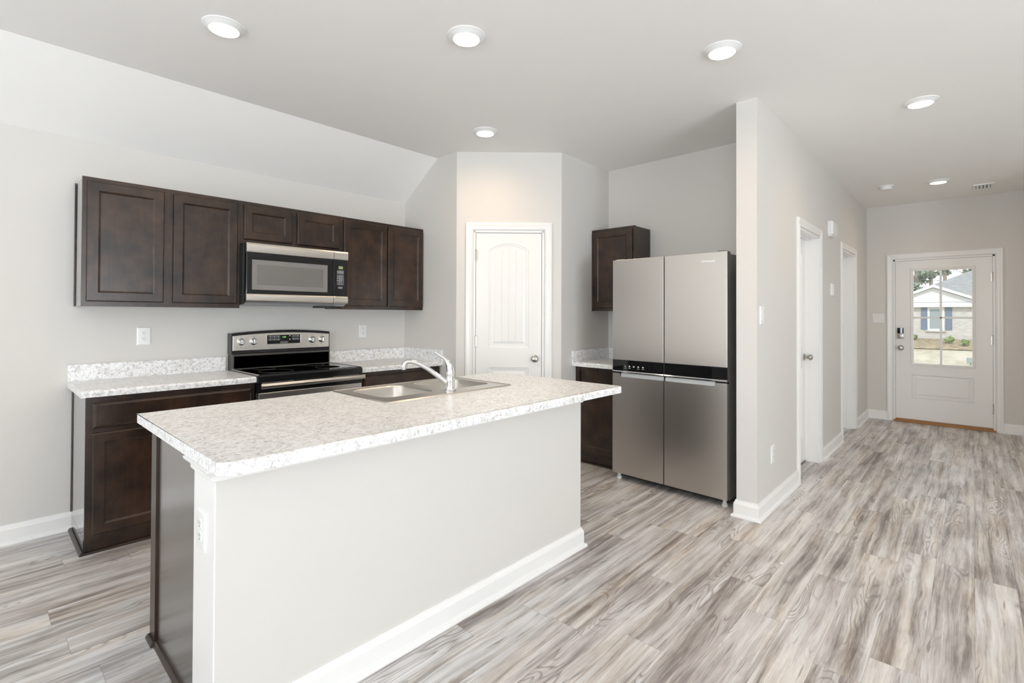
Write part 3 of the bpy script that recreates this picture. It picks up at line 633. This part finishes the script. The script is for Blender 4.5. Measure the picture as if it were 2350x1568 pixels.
for r_ in range(4):
    for i, x in enumerate(cxs):
        z = 1.640 - r_ * .015; k = r_ * 3 + i
        b = B(MTT); b.rect_rings(x - .009, x + .009, z - .007, z + .007, [(0, .0005), (0, -.0002), (.0012, -.0002), (.0012, .0005)], False, False); bt = b.done('button', M['print'], pn)
        if k < 11: text('1234567890*'[k if k < 9 else 9 if k == 10 else 10], .010, M['print'], TXT(MTT, x, -.0003, z), 'digit', bt, .0002)
for x in (1.966, 1.992): button(MTT, pn, x, 1.575, .028, .016, .0005)
for x in (1.969, 1.988): button(MTT, pn, x, 1.545, .018, .014, .0005)
b = B(); b.loft([[(x, MY + .012, 1.418), (x, MY + .05, 1.398), (x, YW - .02, 1.396), (x, YW - .02, 1.403), (x, MY + .06, 1.406)] for x in (MX0 + .004, MX1 - .004)]); b.done('underside_vent', M['greyplastic'], mw)
b = B(); b.box(1.80, 1.96, MY + .03, MY + .10, 1.383, 1.397, .003); b.done('filter_latch', M['blackmatte'], mw)
# ------------------------------------------------------------------ refrigerator
rf = thing('refrigerator', (3.9, 1.71, 0), 'tall stainless four-door refrigerator with a black glass band', 'refrigerator')
KT = Matrix.Translation((3.5665, 2.174, 0)) @ Matrix.Rotation(-PI / 2 + math.radians(-1.6), 4, 'Z')
KW, KB, KTOP, KD = .925, .056, 1.785, .062; SM = .453
b = B(KT); b.box(.006, KW - .010, KD + .014, .655, .035, KTOP - .012, .004); b.done('body', M['fridge_side'], rf)
b = B(KT); b.box(.012, KW - .016, KD - .002, KD + .016, .06, KTOP - .02); b.done('door_gasket', M['blackmatte'], rf)
def fdoor(nm, x0, x1, z0, z1):
    b = B(KT); b.box(x0, x1, .003, KD, z0, z1, .004); d = b.done(nm, M['fridge_side'], rf)
    b = B(KT); b.box(x0, x1, 0, .006, z0, z1, .0025); return d, b
doors = []
for x0, x1 in ((0, SM - .004), (SM + .004, KW)):
    d, s = fdoor('upper_door', x0, x1, .872, KTOP)
    s.bm.free()
    b = B(KT); b.box(x0, x1, -.001, .006, .974, KTOP, .0025); b.done('door_skin', M['steel'], d); doors.append(d)
    b = B(KT); b.box(x0, x1, -.0005, .006, .888, .9735, .001); bd = b.done('glass_band', M['blackglass'], d)
    b = B(KT); b.extr([(.010, .870), (-.004, .874), (-.004, .880), (.002, .888), (.010, .888)], x0, x1, 'x'); b.done('lower_trim', M['chrome'], d)
    if x0 == 0:
        for i, x in enumerate((.118, .156, .195, .235, .276)):
            b = B(KT)
            if i == 0: b.box(x - .004, x + .004, -.0012, 0, .921, .929)
            else: b.box(x - .006, x + .006, -.0012, 0, .920, .931)
            if i != 2:
                for k in range(4): b.box(x - .010 + k * .0055, x - .0063 + k * .0055, -.0012, 0, .909, .912)
            b.done('touch_icon', M['print'], bd)
    d2_ = None
    b = B(KT); b.box(x0, x1, .0125, KD, KB, .858, .003); d2_ = b.done('lower_door', M['fridge_side'], rf)
    h0, h1 = (.070, x1 + .0035) if x0 == 0 else (x0 - .0035 + .004, KW - .085)
    h1 = min(h1, x1); h0 = max(h0, x0)
    b = B(KT); lo = [(x0, KB), (x1, KB), (x1, .864), (h1, .864), (h1 - .004, .838), (h0 + .004, .838), (h0, .864), (x0, .864)]
    if x0 == 0: lo = [(x0, KB), (x1, KB), (x1, .838), (h0 + .006, .838), (h0, .844), (h0, .864), (x0, .864)]
    else: lo = [(x0, KB), (x1, KB), (x1, .864), (h1, .864), (h1, .844), (h1 - .006, .838), (x0, .838)]
    b.loft([[(u, .008, v) for u, v in lo], [(u, 0, v) for u, v in lo], [(u, -.001, v) for u, v in lo]]); b.done('door_skin', M['steel'], d2_)
    b = B(KT); b.extr([(-.0005, .8385), (.001, .8375), (.012, .860), (.012, .8685), (.008, .8685)], h0 + .006, h1 - .001, 'x'); b.done('handle_recess', M['greyplastic'], d2_)
for x in (.035, KW - .035):
    b = B(KT); b.lathe([(0, 0), (.021, 0), (.021, .020), (.014, .022), (.012, .045), (0, .045)], (x, .045, 0), 'z', 20); b.done('foot', M['foot'], rf, True)
    b = B(KT); b.lathe([(0, 0), (.02, 0), (.02, .04), (0, .04)], (x, .60, 0), 'z', 16); b.done('foot', M['foot'], rf, True)
b = B(KT); b.box(.02, KW - .02, KD + .01, .10, .02, .06); b.done('base_grille', M['blackmatte'], rf)
for x in (.02, KW - .075):
    b = B(KT); b.box(x, x + .055, .015, .085, KTOP - .001, KTOP + .008, .002); b.done('hinge_cover', M['fridge_side'], rf)
text('Whirlpool', .024, M['chrome'], TXT(KT, KW - .137, -.0015, 1.722), 'logo_lettering', doors[1], .0006)
b = B(KT); b.tube([(KW - .165 + .004 * k, -.0015, 1.708 + .010 * math.sin(k / 10 * PI * .55)) for k in range(11)], .0009, 6); b.done('logo_swoosh', M['chrome'], doors[1])
# ------------------------------------------------------------------ outlets, switches
def outlet(T, label, group=None):
    r = thing('wall_outlet', T @ Vector((0, 0, 0)), label, 'outlet', group)
    b = B(T); b.rect_rings(-.039, .039, -.061, .061, [(0, 0), (.001, -.003), (.004, -.0055), (.008, -.006)], True, True); b.done('cover_plate', M['plastic'], r)
    for dz in (-.0195, .0195):
        b = B(T); cir = lambda rr, y: [(max(-.0135, min(.0135, rr * math.cos(a))), y, dz + rr * math.sin(a)) for a in [2 * PI * k / 28 for k in range(28)]]
        b.loft([cir(.0172, -.0055), cir(.0172, -.0085), cir(.0165, -.009)]); rc = b.done('receptacle', M['plastic'], r)
        for q in ((-.0075, -.0055, .001, .010), (.0050, .0070, .002, .009)):
            b = B(T); b.box(q[0], q[1], -.0094, -.0088, dz + q[2], dz + q[3]); b.done('slot', M['slot'], rc)
        b = B(T); b.lathe([(0, 0), (.0026, 0), (.0026, .0006), (0, .0006)], (0, -.0088, dz - .0065), 'y', 12, -1); b.done('slot', M['slot'], rc)
    b = B(T); b.lathe([(0, 0), (.003, 0), (.002, .001), (0, .001)], (0, -.006, 0), 'y', 12, -1); b.done('screw', M['plastic'], r)
    return r
outlet(face_T(.776, YW, 1.181), 'white duplex outlet on the wall between left counter and upper cabinets')
outlet(face_T(2.416, YW, 1.181), 'white duplex outlet on the wall right of the range')
outlet(face_T(WX0 - .004, 1.782, .655, -PI / 2), 'white duplex outlet on the narrow end of the island')
outlet(face_T(3.806, HY1, .367), 'white duplex outlet low on the hall wall near the baseboard')
def switch(T, n, label):
    r = thing('light_switch', T @ Vector((0, 0, 0)), label, 'switch'); w = .039 if n == 1 else .0625
    b = B(T); b.rect_rings(-w, w, -.061, .061, [(0, 0), (.001, -.003), (.004, -.0055), (.008, -.006)], True, True); b.done('cover_plate', M['plastic'], r)
    for k in range(n):
        x = (k - (n - 1) / 2) * .046
        b = B(T); b.extr([(-.0055, -.0335), (-.009, -.0335), (-.0065, .0), (-.0125, .0335), (-.0055, .0335)], x - .0165, x + .0165, 'x'); b.done('rocker', M['plastic'], r)
    return r
switch(face_T(3.562, HY1, 1.338), 1, 'white rocker light switch near the corner of the hall wall')
switch(face_T(HE, .915, 1.311, -PI / 2), 2, 'white two-rocker light switch beside the front door')
b = B(face_T(5.81, HY1, 1.598)); b.rect_rings(-.062, .062, -.060, .060, [(0, 0), (0, -.004), (.003, -.007)], True, True); tag(b.done('wall_plate', M['plastic']), 'thin white wall plate between the two hall doors', 'wall plate')
ch = thing('door_chime', (5.74, HY1, 2.195), 'white door chime box high on the hall wall', 'door chime')
b = B(face_T(5.74, HY1, 2.195)); b.rect_rings(-.105, .105, -.066, .066, [(0, 0), (0, -.030), (.006, -.040), (.012, -.043)], True, True); b.done('cover', M['plastic'], ch)
b = B(face_T(5.74, HY1, 2.195)); b.box(-.09, .09, -.028, 0, -.080, -.064, .003); b.done('base_plate', M['plastic'], ch)
# ------------------------------------------------------------------ ceiling fittings
L = [(.8315, 2.735, 'recessed downlight nearest the left edge, above the counter left of the range'), (1.703, 1.905, 'recessed downlight at the top middle, above the island'),
     (2.695, 2.79, 'small-looking recessed downlight in front of the pantry door'), (2.722, .988, 'recessed downlight above the floor in front of the refrigerator'),
     (4.268, .252, 'recessed downlight at the near end of the hallway'), (6.90, .267, 'recessed downlight at the far end of the hallway near the front door')]
l0 = thing('recessed_light', (L[0][0], L[0][1], CE), L[0][2], 'ceiling light', 'recessed ceiling lights')
b = B(); b.lathe([(.097, 0), (.096, .004), (.085, .008), (.070, .020), (.067, .021), (.066, .018), (.066, .0)], (L[0][0], L[0][1], CE), 'z', 40, -1); b.done('trim_ring', M['plastic'], l0, True)
b = B(); b.lathe([(0, .0175), (.066, .0175), (.066, .016), (0, .016)], (L[0][0], L[0][1], CE), 'z', 40, -1); b.done('lens', M['lamp'], l0)
for x, y, lb in L[1:]: copy_tree(l0, (x - L[0][0], y - L[0][1], 0), lb)
sm = thing('smoke_detector', (6.80, .70, CE), 'round white smoke detector on the hallway ceiling', 'smoke detector')
b = B(); b.lathe([(0, 0), (.070, 0), (.070, .010), (.064, .014), (0, .014)], (6.80, .70, CE), 'z', 32, -1); b.done('mounting_ring', M['plastic'], sm, True)
b = B(); b.lathe([(0, .012), (.058, .012), (.055, .030), (.048, .040), (.02, .044), (0, .044)], (6.80, .70, CE), 'z', 32, -1); b.done('housing', M['plastic'], sm, True)
vt = thing('ceiling_vent', (7.50, -.085, CE), 'white rectangular air vent on the hallway ceiling', 'vent')
TV = Matrix.Translation((7.50, -.085, CE)) @ Matrix.Rotation(-PI / 2, 4, 'Z') @ Matrix.Rotation(PI / 2, 4, 'X')
b = B(TV); b.rect_rings(-.085, .085, -.14, .14, [(0, 0), (.002, -.008), (.022, -.010), (.026, -.004)], True, False); b.done('frame', M['plastic'], vt)
b = B(TV); b.box(-.06, .06, -.0035, -.001, -.115, .115); b.done('grille_back', M['slot'], vt)
for k in range(4):
    b = B(TV); x = -.045 + k * .030; b.loft([[(x - .012, -.009, z), (x + .010, -.004, z), (x + .010, -.0025, z), (x - .012, -.0075, z)] for z in (-.115, .115)]); b.done('slat', M['plastic'], vt)
pw = B(); pw.tube([(2.07 + .055 * t, 3.86 + .01 * math.sin(5 * t), 2.136 + .045 * math.sin(PI * t) ** .7) for t in [k / 16 for k in range(17)]], .0022, 8); tag(pw.done('cord_loop', M['plastic'], None, True), 'thin pale loop of cord on top of the cabinets right of the microwave', 'cord')
b = B(); b.loft([[(2.962, .762, 0), (2.975, .755, 0), (2.988, .768, 0), (2.968, .775, 0)], [(2.964, .763, .003), (2.975, .757, .004), (2.985, .767, .003), (2.969, .773, .002)]]); tag(b.done('paper_scrap', M['plastic']), 'tiny white scrap lying on the floor by the hall corner', 'scrap')
# ------------------------------------------------------------------ outside the front door
prof = [(8.2, -.15), (12, -.3), (25, -1.0), (40, -1.5), (46.5, -1.0), (50, -.45), (90, -.4)]
b = B(); b.loft([[(x, y, z) for x, z in prof] + [(x, y, z - .3) for x, z in reversed(prof)] for y in (-30, 30)]); struct(b.done('ground', M['lawn']))
b = B(); b.loft([[(46.4, y, -.96), (49.9, y, -.44), (49.9, y, -.36), (48, y, -.64), (46.6, y, -.90)] for y in (-6, -3, 0, 1.5, 3, 6)]); o = b.done('mulch_bed', M['mulch']); o['kind'] = 'stuff'; tag(o, 'brown mulch bed along the brick house seen through the front door', 'mulch')
hs = thing('neighbor_house', (52, 0, -.45), 'white brick house with grey roof seen through the front door glass', 'house')
b = B(); b.box(50, 58, -9, 6, -.6, 2.1); b.done('wall', M['brick'], hs)
b = B(); b.loft([[(x, -.35, 2.42), (x, 4.95, 2.42), (x, 2.25, 3.55)] for x in (49.9, 54)]); b.done('gable', M['siding'], hs)
b = B(); b.box(49.7, 50.0, -9, 6, 2.06, 2.28); b.box(49.9, 50.05, -9, 6, 2.28, 2.44); b.done('fascia', M['siding'], hs)
b = B(); b.sweep([(0, 0), (0, .26), (.20, .26), (.20, 0)], [(-.75, 2.28), (2.25, 3.58), (5.25, 2.28)], lambda u, v, h: (49.9 - h, u, v)); b.done('gable_trim', M['siding'], hs)
b = B(); b.loft([[(49.95, 5.4, 2.40), (49.95, -10, 2.40), (58.5, -10, 2.40), (58.5, 5.4, 2.40)], [(54.2, -.6, 5.35), (54.2, -6, 5.35), (54.6, -6, 5.35), (54.6, -.6, 5.35)]]); b.done('roof', M['shingle'], hs)
b = B(); b.loft([[(49.7, 2.25, 3.78), (49.7, -.75, 2.48), (49.7, -.75, 2.42), (49.7, 2.25, 3.70)], [(54.4, 2.25, 3.78), (54.4, -.75, 2.48), (54.4, -.75, 2.42), (54.4, 2.25, 3.70)]]); b.loft([[(x, 2.25, 3.78), (x, 5.25, 2.48), (x, 5.25, 2.42), (x, 2.25, 3.70)] for x in (49.7, 54.4)]); b.done('gable_roof', M['shingle'], hs)
b = B(face_T(50, 2.60, 0, -PI / 2)); b.rect_rings(0, .99, .28, 2.04, [(0, 0), (0, -.06), (.13, -.06), (.13, -.01)], False, False); wf = b.done('window', M['siding'], hs)
b = B(face_T(50, 2.60, 0, -PI / 2)); b.box(.12, .87, -.02, -.01, .4, 1.92); b.done('pane', M['housewindow'], wf)
for y in (2.985, 1.555):
    b = B(face_T(50, y, 0, -PI / 2)); b.rect_rings(0, .38, .34, 2.04, [(0, 0), (0, -.05), (.05, -.05), (.06, -.035)], False, True); b.box(.05, .33, -.05, -.03, 1.12, 1.2); b.done('shutter', M['shutter'], hs)
b = B(); b.box(49.9, 50.0, 1.50, 2.72, .18, .28); b.done('window_sill', M['brick'], hs)
def leaves(c, R, n, size, rnd, flat=1.0):
    b = B()
    for _ in range(n):
        while True:
            p = Vector((rnd.uniform(-1, 1), rnd.uniform(-1, 1), rnd.uniform(-1, 1)))
            if .25 < p.length < 1: break
        q = Vector((c[0] + p.x * R[0], c[1] + p.y * R[1], c[2] + p.z * R[2])); s = size * rnd.uniform(.6, 1.4)
        u = Vector((rnd.uniform(-1, 1), rnd.uniform(-1, 1), rnd.uniform(-1, 1) * flat)).normalized() * s; v = u.orthogonal().normalized() * s * .5
        b.f([b.v(*(q - u)), b.v(*(q + v)), b.v(*(q + u)), b.v(*(q - v))])
    return b
def tree(x, y, h, r, label, seed):
    rnd = random.Random(seed); t = thing('pine_tree', (x, y, -.4), label, 'tree', 'pine trees behind the house')
    b = B(); b.tube([(x, y, -.5), (x + .1, y + .1, h * .4), (x - .05, y + .2, h * .75), (x, y + .15, h)], [.24, .19, .13, .04], 10)
    for k in range(9):
        a = rnd.uniform(0, 2 * PI); z = h * (.45 + .055 * k); l = r * rnd.uniform(.6, 1.0)
        b.tube([(x, y + .15, z), (x + l * .5 * math.cos(a), y + .15 + l * .5 * math.sin(a), z + .25), (x + l * math.cos(a), y + .15 + l * math.sin(a), z + .3)], [.06, .04, .015], 6)
    b.done('trunk', M['bark'], t)
    bb = B()
    for k in range(16):
        a = rnd.uniform(0, 2 * PI); z = h * rnd.uniform(.42, 1.0); l = r * rnd.uniform(.2, .9)
        lb = leaves((x + l * math.cos(a), y + .15 + l * math.sin(a), z), (r * .42, r * .42, r * .22), 55, .22, rnd)
        me = bpy.data.meshes.new('tmp'); lb.bm.to_mesh(me); lb.bm.free(); bb.bm.from_mesh(me); bpy.data.meshes.remove(me)
    bb.done('foliage', M['foliage'], t)
tree(66, 4.15, 9.0, 1.5, 'loose pine left of the gable, seen through the upper left pane', 1)
tree(70, 3.2, 10.0, 1.6, 'pine just above the gable peak, behind the house', 2)
tree(74, 2.2, 11.5, 1.3, 'thin pine to the right of the muntin, behind the house roof', 3)
tree(78, .6, 12.5, 1.7, 'pine whose top shows above the grey roof slope', 4)
tree(62, 5.0, 5.2, 1.2, 'low green tree at the left edge of the glass, beside the gable', 5)
for y, x, s, lb in ((1.30, 48.3, .33, 'pale leafy shrub under the right shutter of the brick house'), (.42, 47.6, .27, 'low yellowish shrub at the right end of the mulch bed'), (3.36, 49.2, .26, 'small shrub at the left edge of the glass by the brick wall')):
    sh = thing('garden_shrub', (x, y, -.7), lb, 'shrub', 'shrubs in the mulch bed'); zz = -.86 + (x - 46.5) * .157
    rnd = random.Random(int(y * 100)); leaves((x, y, zz + s * .8), (s, s * .9, s * .8), 150, .07, rnd).done('leaves', M['bush'], sh)
    b = B()
    for k in range(4): b.tube([(x, y, zz - .1), (x + .05 * (k - 1.5), y + .07 * (k - 1.5), zz + s)], .012, 6)
    b.done('stems', M['bark'], sh)
mb = thing('utility_post', (39, .12, -1.47), 'grey box on a post standing in the lawn outside', 'post')
b = B(); b.box(38.96, 39.04, .08, .16, -1.55, -1.35); b.done('post', M['mailgrey'], mb)
b = B(); b.box(38.9, 39.1, -.02, .30, -1.36, -1.02, .02); b.done('box', M['mailgrey'], mb)
